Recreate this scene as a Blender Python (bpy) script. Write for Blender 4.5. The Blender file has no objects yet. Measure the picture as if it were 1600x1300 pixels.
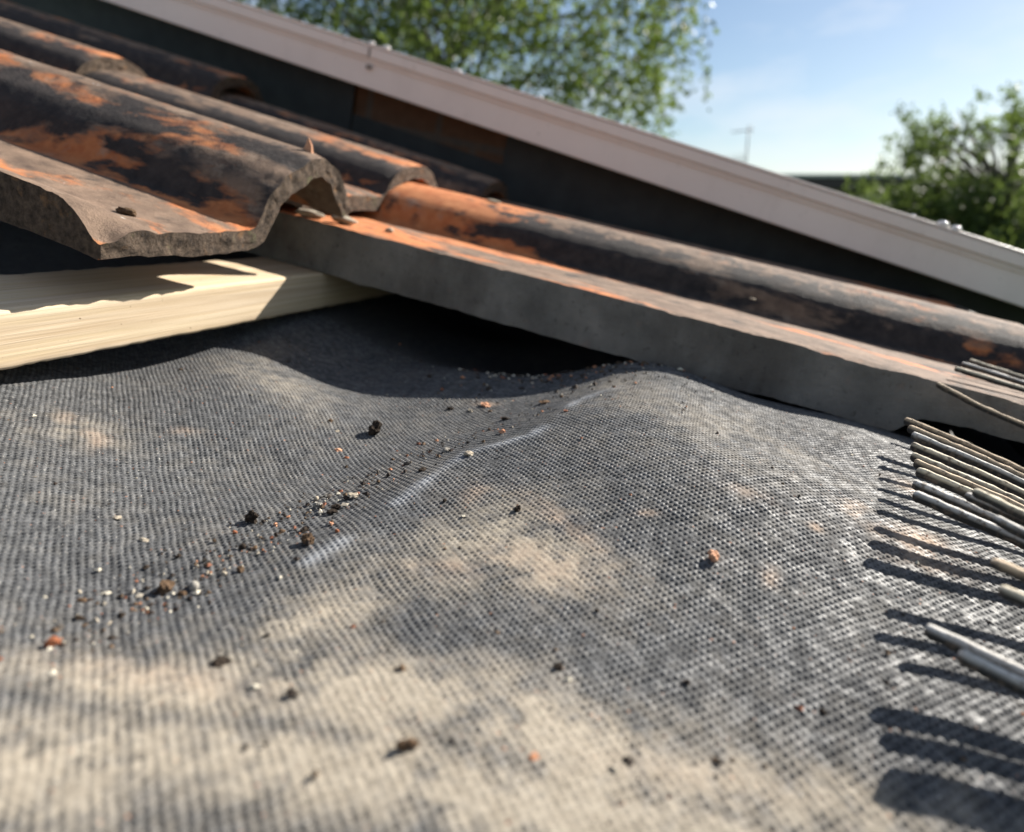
import bpy, math, random
import numpy as np
from mathutils import Matrix, Vector

scene = bpy.context.scene
R = math.radians
# ------------------------------------------------------------------ camera, sky, sun, exposure
CAM_Z = 3.0
cam_d = bpy.data.cameras.new("camera")
cam_d.sensor_width = 36.0
cam_d.lens = 24.48
cam_d.clip_start = 0.004
cam_d.clip_end = 600
cam_d.dof.use_dof = True
cam_d.dof.focus_distance = 0.265
cam_d.dof.aperture_fstop = 24.48 / 2.9
cam = bpy.data.objects.new("camera", cam_d)
scene.collection.objects.link(cam)
cam.location = (0, 0, CAM_Z)
cam.rotation_euler = (R(90 - 15.5), 0, 0)
scene.camera = cam

# roof frame: x runs down the slope, y along the battens (level), z is the roof normal; origin at the lens
TH = R(12.3)
AZ = math.atan2(.325, .946)
Yh = Vector((math.sin(AZ), math.cos(AZ), 0))
Xh = Vector((math.cos(AZ) * math.cos(TH), -math.sin(AZ) * math.cos(TH), -math.sin(TH)))
Zh = Xh.cross(Yh)
RM = Matrix(((Xh.x, Yh.x, Zh.x, 0), (Xh.y, Yh.y, Zh.y, 0), (Xh.z, Yh.z, Zh.z, CAM_Z), (0, 0, 0, 1)))

SUN_LOCAL = Vector((.62, 1.2, 1.0)).normalized()
sun_dir = (RM.to_3x3() @ SUN_LOCAL).normalized()
SUN_EL = math.asin(sun_dir.z)
SUN_AZ = math.atan2(sun_dir.x, sun_dir.y)
sun_d = bpy.data.lights.new("sun", 'SUN')
sun_d.energy = 5.0
sun_d.angle = R(0.5)
sun_d.color = (1.0, 0.945, 0.86)
sun = bpy.data.objects.new("sun", sun_d)
scene.collection.objects.link(sun)
sun.rotation_euler = sun_dir.to_track_quat('Z', 'Y').to_euler()

w = bpy.data.worlds.new("World")
scene.world = w
w.use_nodes = True
nt = w.node_tree
nt.nodes.clear()
wo = nt.nodes.new('ShaderNodeOutputWorld')
bg = nt.nodes.new('ShaderNodeBackground')
sky = nt.nodes.new('ShaderNodeTexSky')
sky.sky_type = 'NISHITA'
sky.sun_disc = False
sky.sun_elevation = SUN_EL
sky.sun_rotation = SUN_AZ
sky.air_density = 1.0
sky.dust_density = 0.5
sky.ozone_density = 2.2
bg.inputs['Strength'].default_value = 0.05
tc = nt.nodes.new('ShaderNodeTexCoord')
mp = nt.nodes.new('ShaderNodeMapping')
mp.inputs['Scale'].default_value = (1.6, 1.6, 5.0)
mp.inputs['Location'].default_value = (0.3, 0.1, 0.2)
cn = nt.nodes.new('ShaderNodeTexNoise')
cn.inputs['Scale'].default_value = 2.2
cn.inputs['Detail'].default_value = 7
cn.inputs['Roughness'].default_value = 0.58
cr = nt.nodes.new('ShaderNodeValToRGB')
cr.color_ramp.elements[0].position = 0.43
cr.color_ramp.elements[0].color = (0, 0, 0, 1)
cr.color_ramp.elements[1].position = 0.78
cr.color_ramp.elements[1].color = (0.75, 0.75, 0.75, 1)
mx = nt.nodes.new('ShaderNodeMixRGB')
mx.inputs[2].default_value = (9.0, 9.2, 9.6, 1)
nt.links.new(tc.outputs['Generated'], mp.inputs['Vector'])
nt.links.new(mp.outputs['Vector'], cn.inputs['Vector'])
nt.links.new(cn.outputs['Fac'], cr.inputs['Fac'])
nt.links.new(cr.outputs['Color'], mx.inputs[0])
nt.links.new(sky.outputs['Color'], mx.inputs[1])
nt.links.new(mx.outputs['Color'], bg.inputs['Color'])
nt.links.new(bg.outputs['Background'], wo.inputs['Surface'])

scene.view_settings.view_transform = 'Standard'
scene.view_settings.look = 'None'
scene.view_settings.exposure = 1.15
scene.view_settings.gamma = 1.0
scene.view_settings.use_curve_mapping = False
scene.cycles.max_bounces = 6
scene.cycles.transparent_max_bounces = 6

# ------------------------------------------------------------------ helpers
col = scene.collection


def _hash(ix, iy, iz, seed):
    h = (ix.astype(np.int64) * 374761393 + iy.astype(np.int64) * 668265263 + iz.astype(np.int64) * 2147483647 + seed * 974634777) & 0xFFFFFFFF
    h = ((h ^ (h >> 13)) * 1274126177) & 0xFFFFFFFF
    h = ((h ^ (h >> 16)) * 2246822519) & 0xFFFFFFFF
    h = h ^ (h >> 15)
    return (h & 0xFFFFFF) / float(0x7FFFFF) - 1.0


def vnoise(P, seed=0):
    """smooth value noise in -1..1 for an (n,3) array"""
    F = np.floor(P)
    t = P - F
    t = t * t * (3 - 2 * t)
    i = F.astype(np.int64)
    out = 0
    for dx in (0, 1):
        wx = t[:, 0] if dx else 1 - t[:, 0]
        for dy in (0, 1):
            wy = t[:, 1] if dy else 1 - t[:, 1]
            for dz in (0, 1):
                wz = t[:, 2] if dz else 1 - t[:, 2]
                out = out + wx * wy * wz * _hash(i[:, 0] + dx, i[:, 1] + dy, i[:, 2] + dz, seed)
    return out


def fbm(P, scale, octs=4, seed=0, rough=0.5):
    a, s, o, tot = 1.0, 1.0 / scale, 0, 0
    for k in range(octs):
        o = o + a * vnoise(P * s + k * 17.3, seed + k)
        tot += a
        a *= rough
        s *= 2.03
    return o / tot


def sstep(a, b, x):
    t = np.clip((x - a) / (b - a), 0, 1)
    return t * t * (3 - 2 * t)


def np_mesh(name, V, quads=None, tris=None, smooth=True):
    me = bpy.data.meshes.new(name)
    V = np.asarray(V, np.float32)
    nq = 0 if quads is None else len(quads)
    ntr = 0 if tris is None else len(tris)
    me.vertices.add(len(V))
    me.vertices.foreach_set('co', V.ravel())
    idx, starts = [], []
    if nq:
        idx.append(np.asarray(quads, np.int32).ravel())
        starts.append(np.arange(nq, dtype=np.int32) * 4)
    if ntr:
        idx.append(np.asarray(tris, np.int32).ravel())
        starts.append(nq * 4 + np.arange(ntr, dtype=np.int32) * 3)
    idx = np.concatenate(idx)
    me.loops.add(len(idx))
    me.loops.foreach_set('vertex_index', idx)
    st = np.concatenate(starts)
    me.polygons.add(len(st))
    me.polygons.foreach_set('loop_start', st)
    me.polygons.foreach_set('use_smooth', np.full(len(st), smooth, dtype=bool))
    me.update(calc_edges=True)
    return me


def fattr(me, name, arr):
    a = me.attributes.new(name, 'FLOAT', 'POINT')
    a.data.foreach_set('value', np.asarray(arr, np.float32))


def cattr(me, name, arr):
    a = me.attributes.new(name, 'FLOAT_COLOR', 'POINT')
    arr = np.concatenate([arr, np.ones((len(arr), 1))], 1)
    a.data.foreach_set('color', np.asarray(arr, np.float32).ravel())


def tag(o, label=None, cat=None, group=None, kind=None):
    for k, v in (('label', label), ('category', cat), ('group', group), ('kind', kind)):
        if v:
            o[k] = v
    return o


def link(name, me, mat=None, parent=None, roof=True, loc=None):
    o = bpy.data.objects.new(name, me)
    col.objects.link(o)
    if mat is not None and me is not None:
        me.materials.append(mat)
    if parent is not None:
        o.parent = parent
    else:
        M = RM.copy() if roof else Matrix.Identity(4)
        if loc is not None:
            M = M @ Matrix.Translation(Vector(loc))
        o.matrix_world = M
    return o


class MB:
    """collects boxes, prisms and tubes into one mesh"""

    def __init__(self):
        self.v, self.f = [], []

    def add(self, vs, fs):
        b = len(self.v)
        self.v += [tuple(p) for p in vs]
        self.f += [tuple(b + i for i in q) for q in fs]

    def box(self, x0, x1, y0, y1, z0, z1):
        self.add([(x0, y0, z0), (x1, y0, z0), (x1, y1, z0), (x0, y1, z0), (x0, y0, z1), (x1, y0, z1), (x1, y1, z1), (x0, y1, z1)],
                 [(0, 3, 2, 1), (4, 5, 6, 7), (0, 1, 5, 4), (1, 2, 6, 5), (2, 3, 7, 6), (3, 0, 4, 7)])

    def loft(self, rings):
        n = len(rings[0])
        b = len(self.v)
        for r in rings:
            self.v += [tuple(p) for p in r]
        for i in range(len(rings) - 1):
            for j in range(n):
                k = (j + 1) % n
                self.f.append((b + i * n + j, b + i * n + k, b + (i + 1) * n + k, b + (i + 1) * n + j))
        self.f.append(tuple(b + j for j in reversed(range(n))))
        self.f.append(tuple(b + (len(rings) - 1) * n + j for j in range(n)))

    def tube(self, pts, rads, n=8):
        pts = [Vector(p) for p in pts]
        rings = []
        for i, p in enumerate(pts):
            d = (pts[min(i + 1, len(pts) - 1)] - pts[max(i - 1, 0)]).normalized()
            a = d.cross(Vector((0, 0, 1)) if abs(d.z) < .9 else Vector((1, 0, 0))).normalized()
            b = d.cross(a)
            r = rads[i] if hasattr(rads, '__len__') else rads
            rings.append([p + (a * math.cos(t) + b * math.sin(t)) * r for t in [2 * math.pi * k / n for k in range(n)]])
        self.loft(rings)

    def build(self, name, mat, parent=None, roof=True, smooth=False, bevel=0, loc=None):
        me = bpy.data.meshes.new(name)
        me.from_pydata(self.v, [], self.f)
        me.validate()
        import bmesh
        bm = bmesh.new()
        bm.from_mesh(me)
        bmesh.ops.recalc_face_normals(bm, faces=bm.faces)
        bm.to_mesh(me)
        bm.free()
        me.polygons.foreach_set('use_smooth', [smooth] * len(me.polygons))
        o = link(name, me, mat, parent, roof, loc)
        if bevel:
            m = o.modifiers.new('bevel', 'BEVEL')
            m.width = bevel
            m.segments = 2
            m.limit_method = 'ANGLE'
        return o


class NT:
    """small node-graph builder"""

    def __init__(self, name):
        self.m = bpy.data.materials.new(name)
        self.m.use_nodes = True
        self.t = self.m.node_tree
        self.b = self.t.nodes['Principled BSDF']
        self.tc = self.t.nodes.new('ShaderNodeTexCoord')

    def n(self, typ, **kw):
        nd = self.t.nodes.new('ShaderNode' + typ)
        for k, v in kw.items():
            setattr(nd, k, v)
        return nd

    def lk(self, a, b):
        self.t.links.new(a, b)

    def noise(self, scale, detail=4, rough=.55, stretch=None, dist=0.0, off=None):
        nd = self.n('TexNoise')
        nd.inputs['Scale'].default_value = scale
        nd.inputs['Detail'].default_value = detail
        nd.inputs['Roughness'].default_value = rough
        nd.inputs['Distortion'].default_value = dist
        mp = self.n('Mapping')
        if stretch:
            mp.inputs['Scale'].default_value = stretch
        if off:
            mp.inputs['Location'].default_value = off
        self.lk(self.tc.outputs['Object'], mp.inputs['Vector'])
        self.lk(mp.outputs['Vector'], nd.inputs['Vector'])
        return nd.outputs['Fac']

    def ramp(self, src, stops):
        r = self.n('ValToRGB')
        e = r.color_ramp.elements
        while len(e) < len(stops):
            e.new(0.5)
        for i, (p, c) in enumerate(stops):
            e[i].position = p
            e[i].color = (c, c, c, 1) if not hasattr(c, '__len__') else (c[0], c[1], c[2], 1)
        self.lk(src, r.inputs['Fac'])
        return r.outputs['Color']

    def mix(self, fac, a, b, mode='MIX'):
        m = self.n('MixRGB', blend_type=mode)
        for i, s in ((0, fac), (1, a), (2, b)):
            if hasattr(s, 'is_linked'):
                self.lk(s, m.inputs[i])
            elif hasattr(s, '__len__'):
                m.inputs[i].default_value = (s[0], s[1], s[2], 1)
            else:
                m.inputs[i].default_value = s if i == 0 else (s, s, s, 1)
        return m.outputs['Color']

    def attr(self, name, out='Fac'):
        a = self.n('Attribute', attribute_name=name)
        return a.outputs[out]

    def bump(self, src, strength, dist, prev=None):
        b = self.n('Bump')
        b.inputs['Strength'].default_value = strength
        b.inputs['Distance'].default_value = dist
        self.lk(src, b.inputs['Height'])
        if prev is not None:
            self.lk(prev, b.inputs['Normal'])
        self.lk(b.outputs['Normal'], self.b.inputs['Normal'])
        return b.outputs['Normal']

    def out(self, color=None, rough=None, spec=None):
        for k, v in (('Base Color', color), ('Roughness', rough), ('Specular IOR Level', spec)):
            if v is None:
                continue
            if hasattr(v, 'is_linked'):
                self.lk(v, self.b.inputs[k])
            elif hasattr(v, '__len__'):
                self.b.inputs[k].default_value = (v[0], v[1], v[2], 1)
            else:
                self.b.inputs[k].default_value = v
        return self.m


# ------------------------------------------------------------------ materials
def mat_felt():
    g = NT('woven_roofing_felt')
    dust, orange, chalk, hole = g.attr('dust'), g.attr('orange'), g.attr('chalk'), g.attr('hole')
    fib = g.noise(1800, 3, .7)
    base = g.mix(g.ramp(g.noise(260, 5, .7), [(.3, 0), (.7, 1)]), (.033, .035, .039), (.094, .096, .099))
    base = g.mix(g.ramp(fib, [(.45, 0), (.75, .7)]), base, (.22, .215, .205))
    base = g.mix(1.0, base, g.ramp(g.attr('cell'), [(0, .75), (1, 1.3)]), 'MULTIPLY')
    base = g.mix(hole, base, (.02, .021, .023))
    dcol = g.mix(g.ramp(g.noise(330, 5, .7), [(.3, 0), (.7, 1)]), (.235, .20, .152), (.44, .385, .305))
    c = g.mix(dust, base, dcol)
    ocol = g.mix(g.ramp(g.noise(500, 4, .7), [(.35, 0), (.7, 1)]), (.33, .225, .155), (.48, .375, .285))
    c = g.mix(orange, c, ocol)
    c = g.mix(chalk, c, (.42, .44, .47))
    fl = g.noise(900, 2, .6)
    c = g.mix(g.ramp(fl, [(.70, 0), (.735, .8)]), c, (.50, .47, .42))
    fo = g.noise(620, 2, .6, off=(3, 1, 2))
    c = g.mix(g.ramp(fo, [(.715, 0), (.74, .85)]), c, (.34, .15, .08))
    g.bump(fib, .35, .0005)
    rg = g.mix(dust, g.ramp(g.attr('cell'), [(.25, .78), (.97, .38)]), .88)
    return g.out(c, rg, .16)


def mat_tile(name='weathered_clay', orange=0.5, seed=0.0, pale=0.5, kw=.03):
    g = NT(name)
    off = (seed, seed * 1.7, seed * .3)
    grime = g.mix(g.ramp(g.noise(60, 6, .65, off=off), [(.3, 0), (.72, 1)]), (.085, .056, .040), (.265, .178, .122))
    bare = g.mix(g.ramp(g.noise(90, 5, .6, off=off), [(.3, 0), (.7, 1)]), (.40, .115, .035), (.58, .235, .09))
    m = g.noise(16, 7, .62, stretch=(.55, 1.25, 1.25), off=off, dist=.4)
    rb = g.n('Math', operation='MULTIPLY_ADD')
    g.lk(g.attr('wash'), rb.inputs[0])
    rb.inputs[1].default_value = .15
    g.lk(m, rb.inputs[2])
    m = rb.outputs[0]
    c = g.mix(g.ramp(m, [(.62 - .16 * orange, 0), (.655 - .16 * orange, .5), (.70 - .16 * orange, 1)]), grime, bare)
    l = g.noise(45, 6, .7, off=(seed + 5, 2, 1))
    c = g.mix(g.ramp(l, [(.60 - .1 * pale, 0), (.72 - .1 * pale, .62)]), c, (.33, .255, .19))
    wsp = g.noise(120, 3, .5, off=(1, seed + 3, 4))
    c = g.mix(g.ramp(wsp, [(.735, 0), (.76, .8)]), c, (.55, .54, .50))
    dk = g.noise(35, 5, .6, off=(9, seed, 2))
    c = g.mix(g.ramp(dk, [(.58, 0), (.68, .85)]), c, (.026, .024, .023))
    slope_dark = g.mix(g.ramp(g.noise(110, 5, .65, off=(seed, 1, 8)), [(.3, 0), (.7, 1)]), (.016, .014, .014), (.055, .043, .038))
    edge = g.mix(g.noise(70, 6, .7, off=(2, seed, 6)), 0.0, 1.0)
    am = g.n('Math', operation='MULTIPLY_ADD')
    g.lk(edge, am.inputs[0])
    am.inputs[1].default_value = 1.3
    g.lk(g.attr('cross_slope'), am.inputs[2])
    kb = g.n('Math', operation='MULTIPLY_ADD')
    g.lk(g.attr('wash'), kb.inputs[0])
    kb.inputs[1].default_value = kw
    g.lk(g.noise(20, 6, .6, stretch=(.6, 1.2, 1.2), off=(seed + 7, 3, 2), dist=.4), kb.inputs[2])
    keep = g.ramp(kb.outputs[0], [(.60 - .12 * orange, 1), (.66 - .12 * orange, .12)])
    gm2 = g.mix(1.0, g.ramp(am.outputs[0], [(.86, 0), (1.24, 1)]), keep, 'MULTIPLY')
    c = g.mix(gm2, c, slope_dark)  # darker where the tile's top rises across its width, ragged by noise
    n1 = g.bump(g.noise(420, 6, .7), .7, .0012)
    g.bump(g.noise(1600, 4, .7), .4, .0005, n1)
    return g.out(c, .82, .3)


def mat_nose():
    g = NT('broken_clay_edge')
    c = g.mix(g.ramp(g.noise(230, 6, .75), [(.3, 0), (.7, 1)]), (.016, .012, .010), (.20, .142, .10))
    c = g.mix(g.ramp(g.noise(120, 4, .6, off=(4, 4, 1)), [(.6, 0), (.72, .7)]), c, (.36, .19, .085))
    c = g.mix(g.ramp(g.noise(90, 4, .6, off=(2, 7, 1)), [(.62, 0), (.72, .7)]), c, (.16, .16, .075))
    n1 = g.bump(g.noise(380, 6, .75), 1.0, .003)
    g.bump(g.noise(1100, 4, .7), .6, .001, n1)
    return g.out(c, .9, .25)


def mat_side():
    g = NT('grey_stained_tile_side')
    c = g.mix(g.ramp(g.noise(28, 6, .6), [(.32, 0), (.70, 1)]), (.13, .119, .105), (.27, .243, .212))
    c = g.mix(g.ramp(g.noise(14, 4, .6, stretch=(1, 1, .5)), [(.55, 0), (.68, .6)]), c, (.075, .068, .063))
    c = g.mix(g.ramp(g.noise(75, 4, .6), [(.60, 0), (.75, .5)]), c, (.27, .18, .14))
    c = g.mix(g.ramp(g.noise(8, 6, .65, stretch=(1, 1, .4), off=(2.4, 1, 0)), [(.50, 0), (.60, .55)]), c, (.085, .070, .058))
    c = g.mix(g.ramp(g.noise(190, 4, .7, off=(1, 5, 2)), [(.58, 0), (.70, .6)]), c, (.05, .042, .036))
    n1 = g.bump(g.noise(130, 7, .75), .9, .0016)
    g.bump(g.noise(600, 5, .7), .5, .0006, n1)
    return g.out(c, .9, .25)


def mat_wood():
    g = NT('sawn_softwood')
    w1 = g.noise(420, 4, .65, stretch=(1, .012, 1))
    w2 = g.noise(130, 3, .6, stretch=(1, .03, 1))
    c = g.mix(g.ramp(w1, [(.3, 0), (.7, 1)]), (.47, .345, .215), (.68, .56, .41))
    c = g.mix(g.ramp(w2, [(.45, 0), (.62, .55)]), c, (.60, .47, .28))
    c = g.mix(g.ramp(g.noise(330, 2, .5, stretch=(1, 1, 1)), [(.74, 0), (.77, .8)]), c, (.13, .08, .04))
    g.bump(w1, .5, .0007)
    return g.out(c, .75, .3)


def simple(name, a, b, scale=60, rough=.7, bump=.3, bd=.001, spec=.4, stretch=None, detail=5):
    g = NT(name)
    f = g.noise(scale, detail, .62, stretch=stretch)
    c = g.mix(g.ramp(f, [(.3, 0), (.7, 1)]), a, b)
    if bump:
        g.bump(f, bump, bd)
    return g.out(c, rough, spec)


def mat_upvc():
    g = NT('off_white_plastic_trim')
    c = g.mix(g.ramp(g.noise(9, 5, .6, stretch=(.4, 1, 1)), [(.35, 0), (.7, 1)]), (.78, .67, .615), (.85, .75, .69))
    c = g.mix(g.ramp(g.noise(160, 4, .6), [(.66, 0), (.74, .6)]), c, (.25, .19, .15))
    c = g.mix(g.ramp(g.noise(22, 6, .7, stretch=(1, 1, .35)), [(.5, 0), (.8, .3)]), c, (.55, .46, .41))
    g.bump(g.noise(40, 3, .5), .06, .001)
    return g.out(c, .42, .5)


def mat_brick():
    g = NT('brown_brick')
    br = g.n('TexBrick')
    mp = g.n('Mapping')
    mp.inputs['Rotation'].default_value = (R(90), 0, 0)
    mp.inputs['Location'].default_value = (.005, 0.018, 0)
    g.lk(g.tc.outputs['Object'], mp.inputs['Vector'])
    g.lk(mp.outputs['Vector'], br.inputs['Vector'])
    br.inputs['Scale'].default_value = 1.0
    br.inputs['Brick Width'].default_value = .108
    br.inputs['Row Height'].default_value = .075
    br.inputs['Mortar Size'].default_value = .005
    br.inputs['Color1'].default_value = (.135, .078, .052, 1)
    br.inputs['Color2'].default_value = (.12, .068, .045, 1)
    br.inputs['Mortar'].default_value = (.10, .09, .08, 1)
    c = g.mix(g.ramp(g.noise(70, 5, .6), [(.4, 0), (.75, .5)]), br.outputs['Color'], (.20, .12, .08))
    g.bump(g.noise(300, 4, .6), .4, .001)
    return g.out(c, .9, .2)


M = {}
M['felt'] = mat_felt()
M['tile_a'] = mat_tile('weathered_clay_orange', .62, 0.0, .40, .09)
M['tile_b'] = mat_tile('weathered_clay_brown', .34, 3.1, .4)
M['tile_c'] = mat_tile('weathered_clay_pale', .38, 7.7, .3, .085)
M['nose'] = mat_nose()
M['side'] = mat_side()
M['wood'] = mat_wood()
M['upvc'] = mat_upvc()
M['brick'] = mat_brick()
M['lead'] = simple('dark_lead_flashing', (.017, .019, .019), (.036, .038, .038), 30, .6, .3, .002)
M['deck'] = simple('dark_roof_covering', (.03, .03, .032), (.06, .06, .06), 60, .8)
M['comb'] = simple('dusty_dark_plastic', (.42, .36, .27), (.74, .70, .64), 300, .6, .4, .0006)
M['combdark'] = simple('black_plastic', (.018, .018, .019), (.05, .048, .045), 300, .5, .3, .0005)
M['clod_dark'] = simple('dark_soil', (.018, .014, .011), (.06, .045, .034), 900, .95, .8, .0012, .1)
M['clod_brown'] = simple('brown_soil', (.06, .038, .022), (.17, .11, .07), 900, .95, .8, .0012, .1)
M['clod_red'] = simple('red_clay_chip', (.20, .065, .03), (.38, .15, .075), 700, .9, .6, .0008, .2)
M['clod_orange'] = simple('orange_clay_chip', (.45, .20, .11), (.66, .38, .24), 700, .9, .6, .0008, .2)
M['clod_grey'] = simple('grey_mortar', (.20, .185, .16), (.42, .39, .34), 700, .9, .7, .0008, .2)
M['clod_pale'] = simple('pale_mortar', (.26, .22, .165), (.50, .43, .335), 700, .9, .6, .0008, .2)
M['beads'] = simple('clear_resin_beads', (.75, .75, .74), (.9, .9, .9), 100, .15, 0)

DUST=[(-0.0300,0.1790,0.0189,0.0134,2.813,0.95),(-0.0508,0.1872,0.0250,0.0155,1.209,0.60),(-0.0636,0.1609,0.0167,0.0137,3.062,0.45),(-0.0419,0.1110,0.0420,0.0133,-2.991,0.85),(-0.0107,0.1146,0.0326,0.0097,-2.884,0.90),(0.0277,0.1212,0.0312,0.0073,-2.873,0.85),(-0.0880,0.0947,0.0294,0.0076,-3.040,0.80),(-0.0224,0.0932,0.0842,0.0080,-2.871,1.00),(0.0461,0.1253,0.0250,0.0066,-2.834,0.90),(-0.2144,0.2962,0.0363,0.0151,2.525,0.28),(-0.0290,0.3259,0.0440,0.0193,2.084,0.25),(0.0169,0.3029,0.0468,0.0383,1.978,0.22),(-0.2221,0.1931,0.0161,0.0120,2.816,0.30),(-0.0758,0.1349,0.0164,0.0095,1.029,0.75),(-0.0939,0.0654,0.0254,0.0119,-2.813,0.95)]
ORANGE=[(-0.0304,0.1771,0.0148,0.0082,2.905,0.34),(-0.0308,0.2019,0.0209,0.0039,2.412,0.37),(-0.0068,0.2130,0.0032,0.0019,-2.788,0.56),(0.0326,0.1967,0.0040,0.0023,1.493,0.50),(0.0458,0.2318,0.0027,0.0022,1.611,0.50),(0.0581,0.2571,0.0053,0.0025,1.091,0.59),(0.0612,0.2546,0.0047,0.0017,0.977,0.59),(0.0798,0.2488,0.0123,0.0083,-2.833,0.72),(0.0798,0.2364,0.0117,0.0053,-2.940,0.59),(0.0944,0.3071,0.0106,0.0068,2.491,0.68),(0.0234,0.2394,0.0084,0.0038,2.920,0.25),(0.0597,0.2615,0.0063,0.0048,0.866,0.42),(-0.2153,0.1929,0.0058,0.0037,3.061,0.37),(-0.1987,0.2197,0.0049,0.0025,0.824,0.31),(-0.2345,0.1966,0.0054,0.0038,2.261,0.28),(-0.0670,0.2164,0.0076,0.0048,1.577,0.22),(-0.0908,0.0976,0.0195,0.0045,-3.024,0.22),(-0.0546,0.1672,0.0110,0.0049,-2.912,0.28),(-0.1066,0.3347,0.0054,0.0037,-3.079,0.37),(0.0215,0.1195,0.0191,0.0036,-2.830,0.12),(-0.2112,0.1891,0.0072,0.0027,2.455,0.37)]
CREASE=[(-0.0347,0.3616),(-0.0569,0.3188),(-0.0638,0.2717),(-0.0850,0.2552),(-0.0883,0.2201),(-0.0897,0.1938),(-0.0916,0.1658),(-0.0967,0.1422),(-0.0944,0.1172)]
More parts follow.
